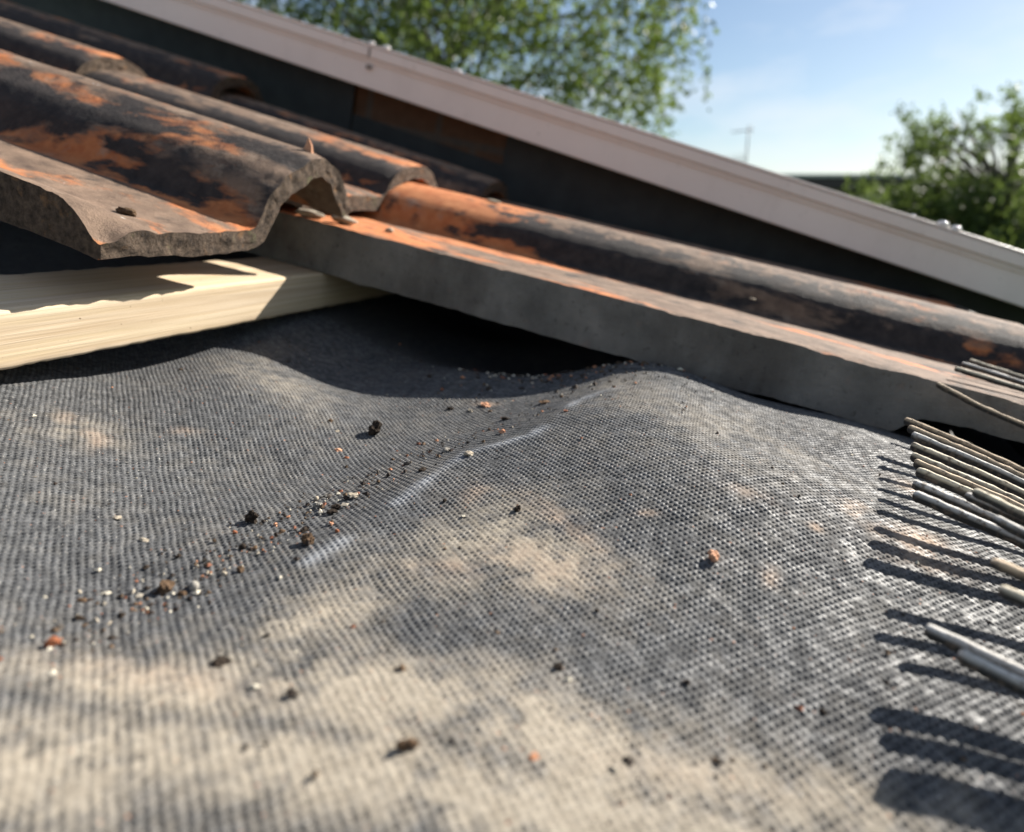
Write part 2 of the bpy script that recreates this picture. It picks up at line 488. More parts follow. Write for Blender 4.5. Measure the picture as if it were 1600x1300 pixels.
CRUMBS=[(-0.1396,0.2768,0.0072,0.95,'dark','largest dark clod of soil in the hollow of the felt below the long grey tile'),
(-0.1282,0.1746,0.0047,0.95,'dark','blackest angular clod of soil on the felt left of centre, casting a long shadow'),
(-0.1010,0.1663,0.0038,0.75,'brown','knobbly brown clod at the foot of the fold, right of the blackest clod'),
(-0.1200,0.1291,0.0038,0.75,'brown','brown earthy clod touching a round grey mortar lump at lower left'),
(-0.1136,0.1328,0.0031,0.95,'grey','round grey mortar lump beside the brown earthy clod at lower left'),
(-0.1142,0.1290,0.0024,0.70,'brown','small brown crumb wedged between the earthy clod and the round grey lump'),
(-0.1221,0.0980,0.0033,0.80,'red','rusty red clay chip at the far lower left of the felt'),
(-0.1216,0.2026,0.0022,0.95,'pale','pinkish pale pebble sitting on top of a grey-brown crumb left of the fold'),
(-0.1161,0.1950,0.0030,0.70,'grey','grey-brown crumb directly under the pinkish pale pebble'),
(-0.1083,0.1942,0.0028,0.70,'dark','dark crumb just right of the stacked pebble and crumb, left of the fold'),
(-0.1090,0.2069,0.0038,0.45,'pale','flat pale grey flake above the dark crumbs left of the fold'),
(-0.1077,0.1905,0.0029,0.50,'dark','slim dark crumb below the pair of crumbs left of the fold'),
(-0.1223,0.3229,0.0035,0.70,'dark','small black crumb on the lit edge near the tile shadow, left of centre'),
(-0.0870,0.3086,0.0039,0.50,'dark','flat black crumb below the shadow edge at the head of the fold'),
(-0.0755,0.3322,0.0059,0.35,'brown','flat dark brown flake on the shadow edge at the head of the fold'),
(-0.1055,0.3320,0.0058,0.35,'orange','flat orange flake on the shadow edge above the hollow'),
(-0.1108,0.3234,0.0038,0.40,'pale','flat pale chip just below the orange flake near the shadow edge'),
(-0.0830,0.2507,0.0040,0.50,'pale','cream stone chip lying beside the chalk line of the fold'),
(-0.0971,0.2615,0.0034,0.60,'grey','sharp brown-grey splinter crumb left of the cream stone chip'),
(-0.0957,0.2359,0.0034,0.50,'dark','flat dark flake below the sharp splinter crumb, by the fold'),
(-0.0803,0.2843,0.0028,0.70,'orange','tiny orange crumb in the hollow above the cream stone chip'),
(-0.1435,0.2521,0.0032,0.50,'orange','bright orange clay flake left of the hollow, above the pebbles'),
(-0.1362,0.2477,0.0024,0.70,'red','dark red crumb just right of the bright orange flake'),
(-0.1169,0.2528,0.0021,0.60,'brown','tiny brown crumb in the middle of the hollow, below the largest clod'),
(-0.1052,0.2647,0.0021,0.80,'dark','tiny dark crumb left of the sharp splinter crumb in the hollow'),
(-0.1616,0.2732,0.0032,0.50,'brown','small brown flake left of and above the largest dark clod'),
(-0.1538,0.2673,0.0023,0.60,'pale','tiny white crumb left of the largest dark clod'),
(-0.0740,0.2073,0.0019,0.60,'dark','tiny dark crumb on the slope of the dusty hump'),
(0.0159,0.1968,0.0041,0.70,'orange','pale orange mortar chunk alone on the right side of the felt'),
(-0.0133,0.1346,0.0024,0.60,'dark','dark crumb on the dusty front of the felt, right of centre'),
(0.0447,0.1485,0.0022,0.70,'dark','dark crumb near the comb shadows at lower right'),
(-0.0331,0.0979,0.0037,0.65,'brown','large blurred brown clod at the very front of the dusty felt'),
(-0.1299,0.1444,0.0016,0.80,'dark','small dark brown crumb above the brown earthy clod at lower left'),
(-0.1332,0.1357,0.0022,0.45,'dark','slim dark crumb left of the brown earthy clod'),
(-0.1188,0.1440,0.0019,0.70,'brown','reddish-brown crumb above and right of the round grey lump'),
(-0.1085,0.1452,0.0019,0.90,'brown','knobbly brown crumb at the right end of the row of pale crumbs'),
(-0.1115,0.1419,0.0019,0.60,'pale','pale crumb left of the red crumb in the row beyond the round grey lump'),
(-0.1159,0.1407,0.0017,0.60,'pale','cream crumb nearest the round grey lump, in the row beyond it'),
(-0.1211,0.1206,0.0022,0.45,'brown','flat ochre-brown flake below the brown earthy clod'),
(-0.1198,0.1151,0.0023,0.60,'dark','dark crumb between the ochre flake and the pale grit at lower left'),
(-0.1197,0.1111,0.0021,0.50,'pale','pale grit lump left of the rusty speckled crumbs at lower left'),
(-0.1134,0.1151,0.0018,0.50,'pale','cream grit lump below the ochre flake at lower left'),
(-0.1144,0.1234,0.0014,0.70,'red','reddish crumb under the brown earthy clod'),
(-0.1338,0.1163,0.0022,0.50,'brown','brown flake near the left edge of the felt, above the rusty chip'),
(-0.1340,0.1125,0.0012,0.90,'red','small dark red crumb left of the brown flake, near the left edge'),
(-0.1377,0.1186,0.0014,0.60,'pale','tiny cream crumb above the brown flake near the left edge'),
(-0.1136,0.1578,0.0017,0.70,'brown','small brown crumb below the blackest clod'),
(-0.1175,0.1569,0.0020,0.70,'dark','small dark crumb left of the one below the blackest clod'),
(-0.1194,0.1755,0.0020,0.50,'orange','salmon clay flake just right of the blackest clod'),
(-0.1140,0.1714,0.0020,0.50,'brown','brown crumb with a pale speck right of the salmon flake'),
(-0.1268,0.1653,0.0016,0.60,'red','small rusty crumb under the shadow of the blackest clod'),
(-0.1078,0.1746,0.0024,0.50,'dark','slim dark crumb lying just above the knobbly brown clod'),
(-0.1021,0.1811,0.0018,0.60,'orange','small red-orange crumb right of the knobbly brown clod, near the fold'),
(-0.0966,0.1758,0.0018,0.70,'red','dark red crumb at the foot of the fold, right of the knobbly brown clod'),
(-0.1458,0.1477,0.0026,0.30,'pale','flat cream lime spot on the left of the felt'),
(-0.1629,0.1539,0.0025,0.30,'pale','flat pale lime spot on the far left of the felt'),
(-0.0832,0.1074,0.0044,0.35,'dark','blurred dark splinter on the dusty front at lower left'),
(-0.0476,0.2064,0.0029,0.80,'dark','dark leaf-like scrap standing on the crest of the dusty hump'),
(-0.1164,0.0924,0.0016,0.50,'brown','brown crumb below the rusty red chip at the far lower left')]
GRITLINE=[(-0.0720,0.3196),(-0.1037,0.2798),(-0.1119,0.2354),(-0.1165,0.1971),(-0.1184,0.1645),(-0.1179,0.1345),(-0.1207,0.1140),(-0.1222,0.0979)]

# ------------------------------------------------------------------ the felt
CTRL = np.array([(-0.2756,0.3242,-0.1328),(-0.2246,0.3270,-0.1305),(-0.1849,0.3247,-0.1324),(-0.1493,0.3312,-0.1270),(-0.1163,0.3405,-0.1192),(-0.0813,0.3524,-0.1093),(-0.0580,0.3656,-0.0983),(-0.0378,0.3784,-0.0876),(-0.0167,0.3797,-0.0866),(0.0115,0.3783,-0.0878),(0.0479,0.3786,-0.0875),(0.0794,0.3795,-0.0867),(0.1009,0.3791,-0.0871),(-0.1438,0.2840,-0.1290),(-0.1187,0.1966,-0.1260),(-0.1329,0.1801,-0.1280),(-0.1200,0.1298,-0.1240),(-0.1246,0.0999,-0.1240),(-0.1196,0.3156,-0.1240),(-0.1069,0.2541,-0.1240),(-0.2753,0.2237,-0.1290),(-0.2071,0.1855,-0.1290),(-0.1650,0.1289,-0.1270),(-0.1869,0.2124,-0.1310),(-0.1493,0.1713,-0.1290),(-0.2531,0.2439,-0.1300),(-0.0329,0.3502,-0.0885),(-0.0543,0.3074,-0.0980),(-0.0627,0.2686,-0.1050),(-0.0831,0.2498,-0.1130),(-0.0878,0.2190,-0.1160),(-0.0897,0.1939,-0.1180),(-0.0909,0.1647,-0.1190),(-0.0952,0.1401,-0.1195),(-0.0939,0.1145,-0.1190),(-0.0125,0.3131,-0.0865),(0.0306,0.2994,-0.0870),(0.0855,0.3212,-0.0880),(-0.0297,0.2593,-0.0940),(0.0490,0.2350,-0.0880),(0.0104,0.2201,-0.0910),(-0.0308,0.2171,-0.1000),(-0.0540,0.2200,-0.1070),(-0.0312,0.1820,-0.1030),(-0.0036,0.1870,-0.0990),(0.0174,0.1616,-0.1000),(0.0480,0.1748,-0.0950),(0.0655,0.1867,-0.0950),(-0.0191,0.1428,-0.1040),(-0.0536,0.1652,-0.1120),(-0.0477,0.1324,-0.1100),(-0.0657,0.1192,-0.1130),(-0.0139,0.1040,-0.1040),(-0.0523,0.0984,-0.1080),(-0.0908,0.0892,-0.1150),(0.0336,0.1279,-0.1020),(0.0618,0.1286,-0.1020),(-0.0823,0.0568,-0.1120),(-0.0090,0.0908,-0.1050),(-0.1318,0.0933,-0.1220),(0.1022,0.2086,-0.0930),(0.0826,0.1367,-0.1000),(0.1410,0.3344,-0.0920),(-0.2000,0.4500,-0.1350),(-0.1000,0.4500,-0.1270),(-0.0500,0.4500,-0.1050),(-0.2000,0.6000,-0.1400),(0.0000,0.4300,-0.0945),(0.0600,0.4300,-0.0945),(0.1200,0.4300,-0.0950),(0.0000,0.5500,-0.1000),(0.1000,0.5500,-0.1000),(-0.5000,0.3000,-0.1340),(-0.5000,0.6000,-0.1400),(0.2000,0.4000,-0.0960),(0.2000,0.6000,-0.1050),(-0.4000,0.2000,-0.1300),(-0.3000,0.0500,-0.1250),(-0.1000,-0.0500,-0.1150),(0.1500,-0.0500,-0.1100),(-0.6000,0.0000,-0.1320)])


def polydist(P, pts):
    d = np.full(len(P), 9.0)
    tt = np.zeros(len(P))
    L = 0
    for a, b in zip(pts[:-1], pts[1:]):
        a, b = np.array(a), np.array(b)
        ab = b - a
        t = np.clip(((P - a) @ ab) / (ab @ ab), 0, 1)
        dd = np.hypot(*(P - a - t[:, None] * ab).T)
        m = dd < d
        d[m] = dd[m]
        ln = np.hypot(*ab)
        tt[m] = L + t[m] * ln
        L += ln
    return d, tt


def _kern(a, b, L=.06):
    d2 = (a[:, None, 0] - b[None, :, 0]) ** 2 + (a[:, None, 1] - b[None, :, 1]) ** 2
    return np.exp(-d2 / (2 * L * L))


_W = np.linalg.solve(_kern(CTRL, CTRL) + 6e-4 * np.eye(len(CTRL)), CTRL[:, 2] + .112)


def crease_h(x, y):
    """the sharp fold running across the felt"""
    P = np.stack([x, y], 1)
    d, t = polydist(P, CREASE)
    L = sum(math.dist(a, b) for a, b in zip(CREASE[:-1], CREASE[1:]))
    return .0027 * np.exp(-np.sqrt(d * d + .0030 ** 2) / .011) * sstep(0, .06, t) * sstep(L, L - .05, t)


def felt_z(x, y, crease=False):
    x = np.atleast_1d(np.asarray(x, float))
    y = np.atleast_1d(np.asarray(y, float))
    z = np.full(len(x), -.112)
    for c, wt in zip(CTRL, _W):
        z += wt * np.exp(-((x - c[0]) ** 2 + (y - c[1]) ** 2) / (2 * .06 * .06))
    return z + crease_h(x, y) if crease else z


def build_felt():
    st = .00034
    xs = np.concatenate([np.arange(-.95, -.34, .01), np.arange(-.34, .165, st), np.arange(.1655, .30, .004)])
    ys = np.concatenate([np.arange(-.30, .045, .008), np.arange(.045, .425, st), np.arange(.4255, 1.0, .006)])
    X, Y = np.meshgrid(xs, ys, indexing='ij')
    X, Y = X.ravel(), Y.ravel()
    n = len(X)
    # slow-varying base height evaluated on a coarse lattice, then interpolated
    gx = np.arange(-.97, .33, .006)
    gy = np.arange(-.32, 1.03, .006)
    GX, GY = np.meshgrid(gx, gy, indexing='ij')
    GZ = felt_z(GX.ravel(), GY.ravel()).reshape(GX.shape)
    fx = (X - gx[0]) / .006
    fy = (Y - gy[0]) / .006
    ix = np.clip(fx.astype(int), 1, len(gx) - 3)
    iy = np.clip(fy.astype(int), 1, len(gy) - 3)
    tx, ty = fx - ix, fy - iy

    def cub(t):
        return (-.5 * t + t * t - .5 * t ** 3, 1 - 2.5 * t * t + 1.5 * t ** 3, .5 * t + 2 * t * t - 1.5 * t ** 3, -.5 * t * t + .5 * t ** 3)
    wx, wy = cub(tx), cub(ty)
    Z = np.zeros(n)
    for a in range(4):
        for b in range(4):
            Z += wx[a] * wy[b] * GZ[ix + a - 1, iy + b - 1]
    P3 = np.stack([X, Y, np.zeros(n)], 1)
    P2 = P3[:, :2]
    Z += .0011 * fbm(P3, .05, 3, 11) + crease_h(X, Y)
    # masks
    nz = fbm(P3, .022, 5, 21, .6)
    nf = fbm(P3, .0055, 4, 31, .6)
    dust = np.zeros(n)
    for (cx, cy, rx, ry, ang, s) in DUST:
        c_, s_ = math.cos(ang), math.sin(ang)
        u = ((X - cx) * c_ + (Y - cy) * s_) / rx
        v = (-(X - cx) * s_ + (Y - cy) * c_) / ry
        dust = np.maximum(dust, s * np.exp(-(u * u + v * v) * .72))
    dust = np.clip(dust * (.95 + .65 * nz + .75 * nf + .25 * vnoise(P3 / .0013, 91)) + .01 + .12 * nz + .14 * nf, 0, .86)
    orange = np.zeros(n)
    for (cx, cy, rx, ry, ang, s) in ORANGE:
        c_, s_ = math.cos(ang), math.sin(ang)
        u = ((X - cx) * c_ + (Y - cy) * s_) / rx
        v = (-(X - cx) * s_ + (Y - cy) * c_) / ry
        orange = np.maximum(orange, s * np.exp(-(u * u + v * v) * .9))
    orange = np.clip(orange * (1.0 + .8 * nz + 1.6 * nf), 0, 1)
    d, t = polydist(P2, CREASE)
    brk = sstep(-.05, .6, vnoise(np.stack([t / .024, np.zeros(n), np.zeros(n)], 1), 5))
    chalk = .5 * np.exp(-(d / .0032) ** 2) * brk * np.clip(.7 + .9 * nf, 0, 1)
    # weave
    ph = R(48)
    p = .0020
    jx = .00062 * fbm(P3, .009, 3, 41)
    jy = .00062 * fbm(P3, .009, 3, 51)
    u = ((X + jx) * math.cos(ph) + (Y + jy) * math.sin(ph)) / p
    v = (-(X + jx) * math.sin(ph) + (Y + jy) * math.cos(ph)) / p
    v = v + .18 * np.sin(math.pi * np.floor(u))
    fw = np.cos(2 * math.pi * u) + np.cos(2 * math.pi * v)
    holes = sstep(-.75, -1.6, fw)
    cell = np.clip(.5 + .55 * vnoise(np.stack([u, v * .8, np.zeros(n)], 1), 83) + .25 * nf, 0, 1)
    inside = sstep(-.34, -.32, X) * sstep(.165, .15, X) * sstep(.045, .055, Y) * sstep(.425, .415, Y)
    irr = np.clip(1 + .9 * vnoise(np.stack([u, v, np.zeros(n)], 1) * .83, 61) + .4 * nz, .05, 1.9)
    fill = np.clip(1 - .82 * dust - .5 * orange, .1, 1)
    h = (.00005 * fw - .00058 * holes) * irr * fill + .000025 * np.cos(2 * math.pi * u) * (1 - .5 * dust)
    fine = .00008 * fbm(P3, .0011, 2, 71)
    h = h + fine + .00022 * dust * (nf + .4)
    h = h + .00010 * (cell - .5) * (1 - .6 * dust)
    Z = Z + h * inside
    nx, ny = len(xs), len(ys)
    I = (np.arange(nx - 1)[:, None] * ny + np.arange(ny - 1)[None, :]).ravel()
    quads = np.stack([I, I + ny, I + ny + 1, I + 1], 1)
    me = np_mesh('roofing_felt', np.stack([X, Y, Z], 1), quads)
    fattr(me, 'dust', dust)
    fattr(me, 'orange', orange)
    fattr(me, 'chalk', chalk)
    fattr(me, 'cell', np.where(inside > 0, cell, .5))
    fattr(me, 'hole', holes * fill * inside)
    o = link('roofing_felt', me, M['felt'])
    return tag(o, 'rumpled grey woven roofing felt, dusty in front, spread under the tiles and batten', 'roofing felt')


build_felt()


# ------------------------------------------------------------------ pantiles
def prof(crest_w, crest_h, end_w, end_h, rise, flat, rw, dip=0.0):
    """height of the tile's top across its width"""
    ws = np.linspace(0, end_w, 400)
    cw = crest_w
    pts = [(-.02, rise), (0, rise), (.012, rise * .7), (.03, 0.0), (.05, -.0010), (flat - .004, -dip), (flat + .002, .0020 - dip),
           (flat + .32 * rw, crest_h * .47), (flat + .6 * rw, crest_h * .68), (flat + rw, crest_h * .84), (flat + rw + .5 * (cw - flat - rw), crest_h * .955), (cw, crest_h), (cw + .006, crest_h * .99),
           (cw + .5 * (end_w - cw), crest_h * .82 + end_h * .18), (end_w - .004, end_h + .25 * (crest_h - end_h)), (end_w + .001, end_h), (end_w + .02, end_h - .012)]
    x, y = zip(*pts)
    we = np.linspace(-.015, end_w + .012, 500)
    h = np.interp(we, x, y)
    k = np.exp(-np.linspace(-2, 2, 13) ** 2)
    k /= k.sum()
    hp = np.convolve(np.pad(h, 6, mode='edge'), k, 'valid')
    return ws, np.interp(ws, we, hp)


def tile_parts(nose_x, L, y0, ztop, tilt, crest=(.16, .034), end=(.205, .014), rise=0.0, skirt=.0335, flat=.088, th=.012,
               seed=0, chip=None, skirtchip=None, nx=150, rough=1.0, rw=.028, dip=0.0, fresh=None):
    ws, hs = prof(crest[0], crest[1], end[0], end[1], rise, flat, rw, dip)
    nw = 90
    # sample by arc length
    ds = np.concatenate([[0], np.cumsum(np.hypot(np.diff(ws), np.diff(hs)))])
    W = np.interp(np.linspace(0, ds[-1], nw), ds, ws)
    H = np.interp(W, ws, hs)
    dn = np.gradient(H, W)
    nrm = np.stack([-dn, np.ones(nw)], 1) / np.sqrt(1 + dn ** 2)[:, None]
    s = np.linspace(0, 1, nx) ** 1.7
    xs = nose_x - s * L
    XS, WW = np.meshgrid(xs, W, indexing='ij')
    HH = np.broadcast_to(H, XS.shape).copy()
    dist = nose_x - XS
    top = np.stack([XS, y0 + WW, ztop + HH - tilt * (XS - nose_x)], -1)
    # weathered rounding and chips at the nose
    near = np.exp(-(dist / .006) ** 2)
    Pn = np.stack([top[..., 1].ravel(), top[..., 0].ravel() * .4, np.full(top[..., 0].size, seed * 3.7)], 1)
    ragged = np.clip(fbm(Pn, .018, 4, seed + 5).reshape(XS.shape), -.6, 1)
    top[..., 2] -= rough * near * (.0012 + .0022 * np.clip(ragged, 0, 1))
    edge = np.exp(-(WW / .0035) ** 2)
    rg1 = fbm(np.stack([XS.ravel(), np.full(XS.size, seed * 1.3), np.zeros(XS.size)], 1), .014, 5, seed + 90, .65).reshape(XS.shape)
    top[..., 2] -= edge * (.0005 + .0022 * np.clip(rg1, 0, 1))
    if chip:
        cwid, clen, cdep = chip
        top[..., 2] -= cdep * np.exp(-(WW / cwid) ** 2 - (dist / clen) ** 2) * (1 + .5 * ragged)
    thick = np.full(nw, th)
    bot = top.copy()
    base = np.stack([XS, y0 + WW, ztop + HH - tilt * (XS - nose_x)], -1)
    bot[..., 1] = base[..., 1] - nrm[:, 0] * thick
    bot[..., 2] = base[..., 2] - nrm[:, 1] * thick
    bot[..., 1] = np.maximum(bot[..., 1], y0 + .0002)
    sk = np.exp(-(WW / .016) ** 4)
    sb = np.full(XS.shape, skirt)
    if skirtchip:
        a, b, k = skirtchip
        sb = skirt - k * sstep(a, b, XS) * (1 + .5 * ragged)
    sb = sb - .0016 * np.roll(rg1, 7, 0)
    bot[..., 2] = bot[..., 2] * (1 - sk) + sk * np.minimum(bot[..., 2], ztop - tilt * (XS - nose_x) - sb)
    if rise:
        bot[..., 2] = np.where(WW < flat - .01, np.minimum(bot[..., 2], ztop - tilt * (XS - nose_x) - th), bot[..., 2])
    bot[:, 0, 1] = y0
    nearw = np.exp(-(dist / .02) ** 2)

    def disp(P, amp):
        f = P.reshape(-1, 3)
        dd = np.clip(nose_x - f[:, 0], 0, 1)
        nr = np.exp(-(dd / .012) ** 2)
        a = .0006 * fbm(f, .03, 4, seed) + nr * rough * .0012 * fbm(f, .007, 4, seed + 9) + .00018 * fbm(f, .004, 3, seed + 3)
        b = nr * rough * .7 * (.0022 * fbm(f, .009, 4, seed + 19) - .0022 * np.clip(fbm(f * np.array([.3, 1, .6]), .013, 3, seed + 29) - .12, 0, 1))
        f = f.copy()
        f[:, 2] += a * amp
        f[:, 0] += b * amp
        return f.reshape(P.shape)
    m = 9
    tt = np.linspace(0, 1, m)
    V, Q = [], []

    def grid(G, flip=False):
        b = sum(len(v) for v in V)
        a, c = G.shape[:2]
        V.append(G.reshape(-1, 3))
        I = b + (np.arange(a - 1)[:, None] * c + np.arange(c - 1)[None, :]).ravel()
        q = np.stack([I, I + 1, I + c + 1, I + c], 1)
        Q.append(q[:, ::-1] if flip else q)
    out = {}
    grid(disp(top, 1), False)
    grid(disp(bot, 1), True)
    re = top[:, -1][:, None] * (1 - tt)[None, :, None] + bot[:, -1][:, None] * tt[None, :, None]
    grid(disp(re, 1), False)
    hd = top[-1][None] * (1 - tt)[:, None, None] + bot[-1][None] * tt[:, None, None]
    grid(hd, False)
    gw = np.clip(dn / 1.0, -1, 1)  # rising slope across the tile, drives the darker tone
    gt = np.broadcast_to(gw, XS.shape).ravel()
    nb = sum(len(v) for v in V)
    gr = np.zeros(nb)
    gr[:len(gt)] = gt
    ws_ = np.zeros(nb)
    wash = np.exp(-((W - flat) / .010) ** 2) + .75 * np.exp(-((W - crest[0] - .012) / .014) ** 2)
    wash = np.broadcast_to(wash, XS.shape).copy()
    if fresh is not None:
        wn = fbm(top.reshape(-1, 3), .03, 4, seed + 60).reshape(XS.shape)
        wash = .3 * wash + 2.2 * sstep(fresh[1], fresh[0], XS + .05 * wn + .30 * np.abs(WW - flat - .004)) * (.55 + .45 * sstep(flat - .012, flat, WW))
    ws_[:len(gt)] = wash.ravel()
    out['body'] = (np.concatenate(V), np.concatenate(Q), gr, ws_)
    V, Q = [], []
    le = bot[:, 0][:, None] * (1 - tt)[None, :, None] + top[:, 0][:, None] * tt[None, :, None]
    grid(disp(le, 1), False)
    out['side'] = (np.concatenate(V), np.concatenate(Q))
    V, Q = [], []
    tt2 = np.linspace(0, 1, 20)
    no = top[0][None] * (1 - tt2)[:, None, None] + bot[0][None] * tt2[:, None, None]
    nd = disp(no, 1)
    nd[..., 0] += .0016 * rough * fbm(no.reshape(-1, 3), .0048, 4, seed + 77).reshape(no.shape[:2]) * np.sin(np.pi * tt2)[:, None]
    grid(nd, True)
    out['nose'] = (np.concatenate(V), np.concatenate(Q))
    return out


def pantile(label, mat, group, **kw):
    p = (kw['nose_x'], kw['y0'], kw['ztop'])
    root = bpy.data.objects.new('roof_tile', None)
    col.objects.link(root)
    root.matrix_world = RM @ Matrix.Translation(Vector(p))
    root.empty_display_size = .02
    tag(root, label, 'roof tile', group)
    for nm, dat in tile_parts(**kw).items():
        V, Q = dat[:2]
        me = np_mesh('tile_' + nm, V - np.array(p), Q)
        if len(dat) > 2:
            fattr(me, 'cross_slope', dat[2])
            fattr(me, 'wash', dat[3])
        pname = {'body': 'tile_body', 'side': 'side_edge', 'nose': 'lower_edge'}[nm]
        mt = mat if nm == 'body' else (M['nose'] if nm == 'nose' or kw.get('rise') else M['side'])
        link(pname, me, mt, root)
    return root


TG = 'clay pantiles of the roof slope'
# near upper tile, slipped down the slope
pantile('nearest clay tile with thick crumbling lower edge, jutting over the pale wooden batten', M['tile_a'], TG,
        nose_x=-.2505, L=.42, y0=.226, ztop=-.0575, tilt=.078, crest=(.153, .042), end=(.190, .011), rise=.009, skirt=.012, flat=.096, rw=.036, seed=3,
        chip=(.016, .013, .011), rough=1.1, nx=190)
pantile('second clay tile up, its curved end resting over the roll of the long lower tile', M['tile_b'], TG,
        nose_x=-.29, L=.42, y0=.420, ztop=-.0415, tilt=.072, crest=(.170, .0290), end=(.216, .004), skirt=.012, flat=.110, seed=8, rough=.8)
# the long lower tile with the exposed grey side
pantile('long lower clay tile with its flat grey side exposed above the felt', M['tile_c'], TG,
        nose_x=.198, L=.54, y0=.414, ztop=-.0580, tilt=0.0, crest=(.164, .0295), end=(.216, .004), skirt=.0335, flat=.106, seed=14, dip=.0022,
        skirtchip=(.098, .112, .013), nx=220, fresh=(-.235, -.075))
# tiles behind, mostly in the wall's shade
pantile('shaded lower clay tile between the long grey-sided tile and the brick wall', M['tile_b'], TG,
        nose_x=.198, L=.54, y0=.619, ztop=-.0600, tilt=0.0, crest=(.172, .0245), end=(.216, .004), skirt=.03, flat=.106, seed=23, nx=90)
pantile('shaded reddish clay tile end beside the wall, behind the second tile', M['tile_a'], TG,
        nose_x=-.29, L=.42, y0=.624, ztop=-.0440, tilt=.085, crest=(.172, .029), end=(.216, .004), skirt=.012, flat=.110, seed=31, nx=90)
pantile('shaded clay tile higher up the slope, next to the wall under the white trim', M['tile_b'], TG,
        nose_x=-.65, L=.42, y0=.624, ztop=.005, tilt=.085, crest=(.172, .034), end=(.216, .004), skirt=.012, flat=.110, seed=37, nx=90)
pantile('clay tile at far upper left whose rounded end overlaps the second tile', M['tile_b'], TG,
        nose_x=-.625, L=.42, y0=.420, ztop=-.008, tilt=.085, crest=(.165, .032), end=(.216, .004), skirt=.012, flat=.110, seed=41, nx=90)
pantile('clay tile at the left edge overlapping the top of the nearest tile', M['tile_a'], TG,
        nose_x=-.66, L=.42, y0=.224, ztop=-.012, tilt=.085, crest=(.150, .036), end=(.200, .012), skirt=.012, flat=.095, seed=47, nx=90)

# ------------------------------------------------------------------ batten
def batten(label, x1, x0, z0, z1, ya, yb):
    n = 400
    ys = np.linspace(ya, yb, n)
    prof_ = [(x1, z0), (x1, z0 + .004)]
    ring = []
    for a, b in [((x1, z0), (x1, z1)), ((x1, z1), (x0, z1)), ((x0, z1), (x0, z0)), ((x0, z0), (x1, z0))]:
        for t in np.linspace(0, 1, 14)[:-1]:
            ring.append((a[0] + (b[0] - a[0]) * t, a[1] + (b[1] - a[1]) * t))
    ring = np.array(ring)
    m = len(ring)
    V = np.zeros((n, m, 3))
    V[..., 0] = ring[None, :, 0]
    V[..., 2] = ring[None, :, 1]
    V[..., 1] = ys[:, None]
    c = np.array([(x0 + x1) / 2, (z0 + z1) / 2])
    f = V.reshape(-1, 3)
    e = fbm(f * np.array([1, .08, 1]), .004, 3, 5)
    r = np.stack([f[:, 0] - c[0], f[:, 2] - c[1]], 1)
    # slightly crushed arrises
    ax = np.abs(r[:, 0]) / ((x1 - x0) / 2)
    az = np.abs(r[:, 1]) / ((z1 - z0) / 2)
    corner = sstep(.86, 1, np.minimum(ax, az)) * (.0004 + .0005 * fbm(f, .005, 3, 8))
    f[:, 0] += .0002 * e - np.sign(r[:, 0]) * corner
    f[:, 2] += .0002 * e - np.sign(r[:, 1]) * corner
    J = np.arange(m)
    Q = []
    for i in range(n - 1):
        Q.append(np.stack([i * m + J, i * m + (J + 1) % m, (i + 1) * m + (J + 1) % m, (i + 1) * m + J], 1))
    Q = np.concatenate(Q)
    me = np_mesh('roof_batten', f, Q)
    o = link('roof_batten', me, M['wood'])
    return tag(o, label, 'batten')


batten('pale sawn softwood batten lying across the slope under the tiles', -.2647, -.3147, -.1165, -.0916, -.35, .98)

# ------------------------------------------------------------------ wall and white trim behind
house = bpy.data.objects.new('brick_wall', None)
col.objects.link(house)
house.matrix_world = RM @ Matrix.Translation(Vector((0, .92, 0)))
tag(house, 'dark brick wall with lead flashing and off-white trim beyond the tiles', 'wall')
SL = -.1055           # slope of the trim against the tiles
OY = .92


def band(name, y0, y1, zlo, zhi, mat, xa=-1.9, xb=.85, parent=house, bevel=0, y_top=None):
    """sloping strip between two heights given at x=0"""
    b = MB()
    rings = []
    for x in (xa, xb):
        o = SL * x
        rings.append([(x, y0 - OY, zlo + o), (x, (y1) - OY, zlo + o), (x, y1 - OY, zhi + o), (x, (y0 if y_top is None else y_top) - OY, zhi + o)])
    b.loft(rings)
    return b.build(name, mat, parent, bevel=bevel)


FY = .84
zb, zg, zt_ = .0040 * FY, .0405 * FY, .0590 * FY
board = band('fascia_board', FY, FY + .014, zb, zt_ - .001, M['upvc'], bevel=.0012)
trim = band('drip_trim', FY - .0055, FY - .0003, zg + .0035, zt_ + .0005, M['upvc'], parent=board, bevel=.0014)
lip = band('groove_lip', FY - .0022, FY - .0002, zg - .001, zg + .0033, M['upvc'], parent=board, bevel=.0006)
band('top_capping', FY - .0065, FY + .03, zt_ + .0008, zt_ + .0035, M['upvc'], parent=board, bevel=.0008)
# joint cover with a dark stained notch
jx = -.60 * FY
b = MB()
o_ = SL * jx
b.box(jx - .0015, jx + .0015, FY - .0062 - OY, FY - .0052 - OY, zg + o_ + .004, zt_ + o_ - .001)
b.box(jx - .003, jx + .004, FY - .0050 - OY, FY - .0026 - OY, zg + o_ - .009, zg + o_ - .0045)
b.build('joint_cover', simple('stained_trim', (.10, .08, .065), (.26, .21, .18), 160, .6), board, bevel=.001)
rs = random.Random(4)
band('soffit', FY + .0145, OY - .001, zb + .004, zb + .012, M['deck'])
band('roof_covering', FY + .031, 2.4, zt_ - .02, zt_ + .002, M['deck'])
band('masonry', OY, OY + .10, -.45, zb + .003, M['brick'], parent=house)
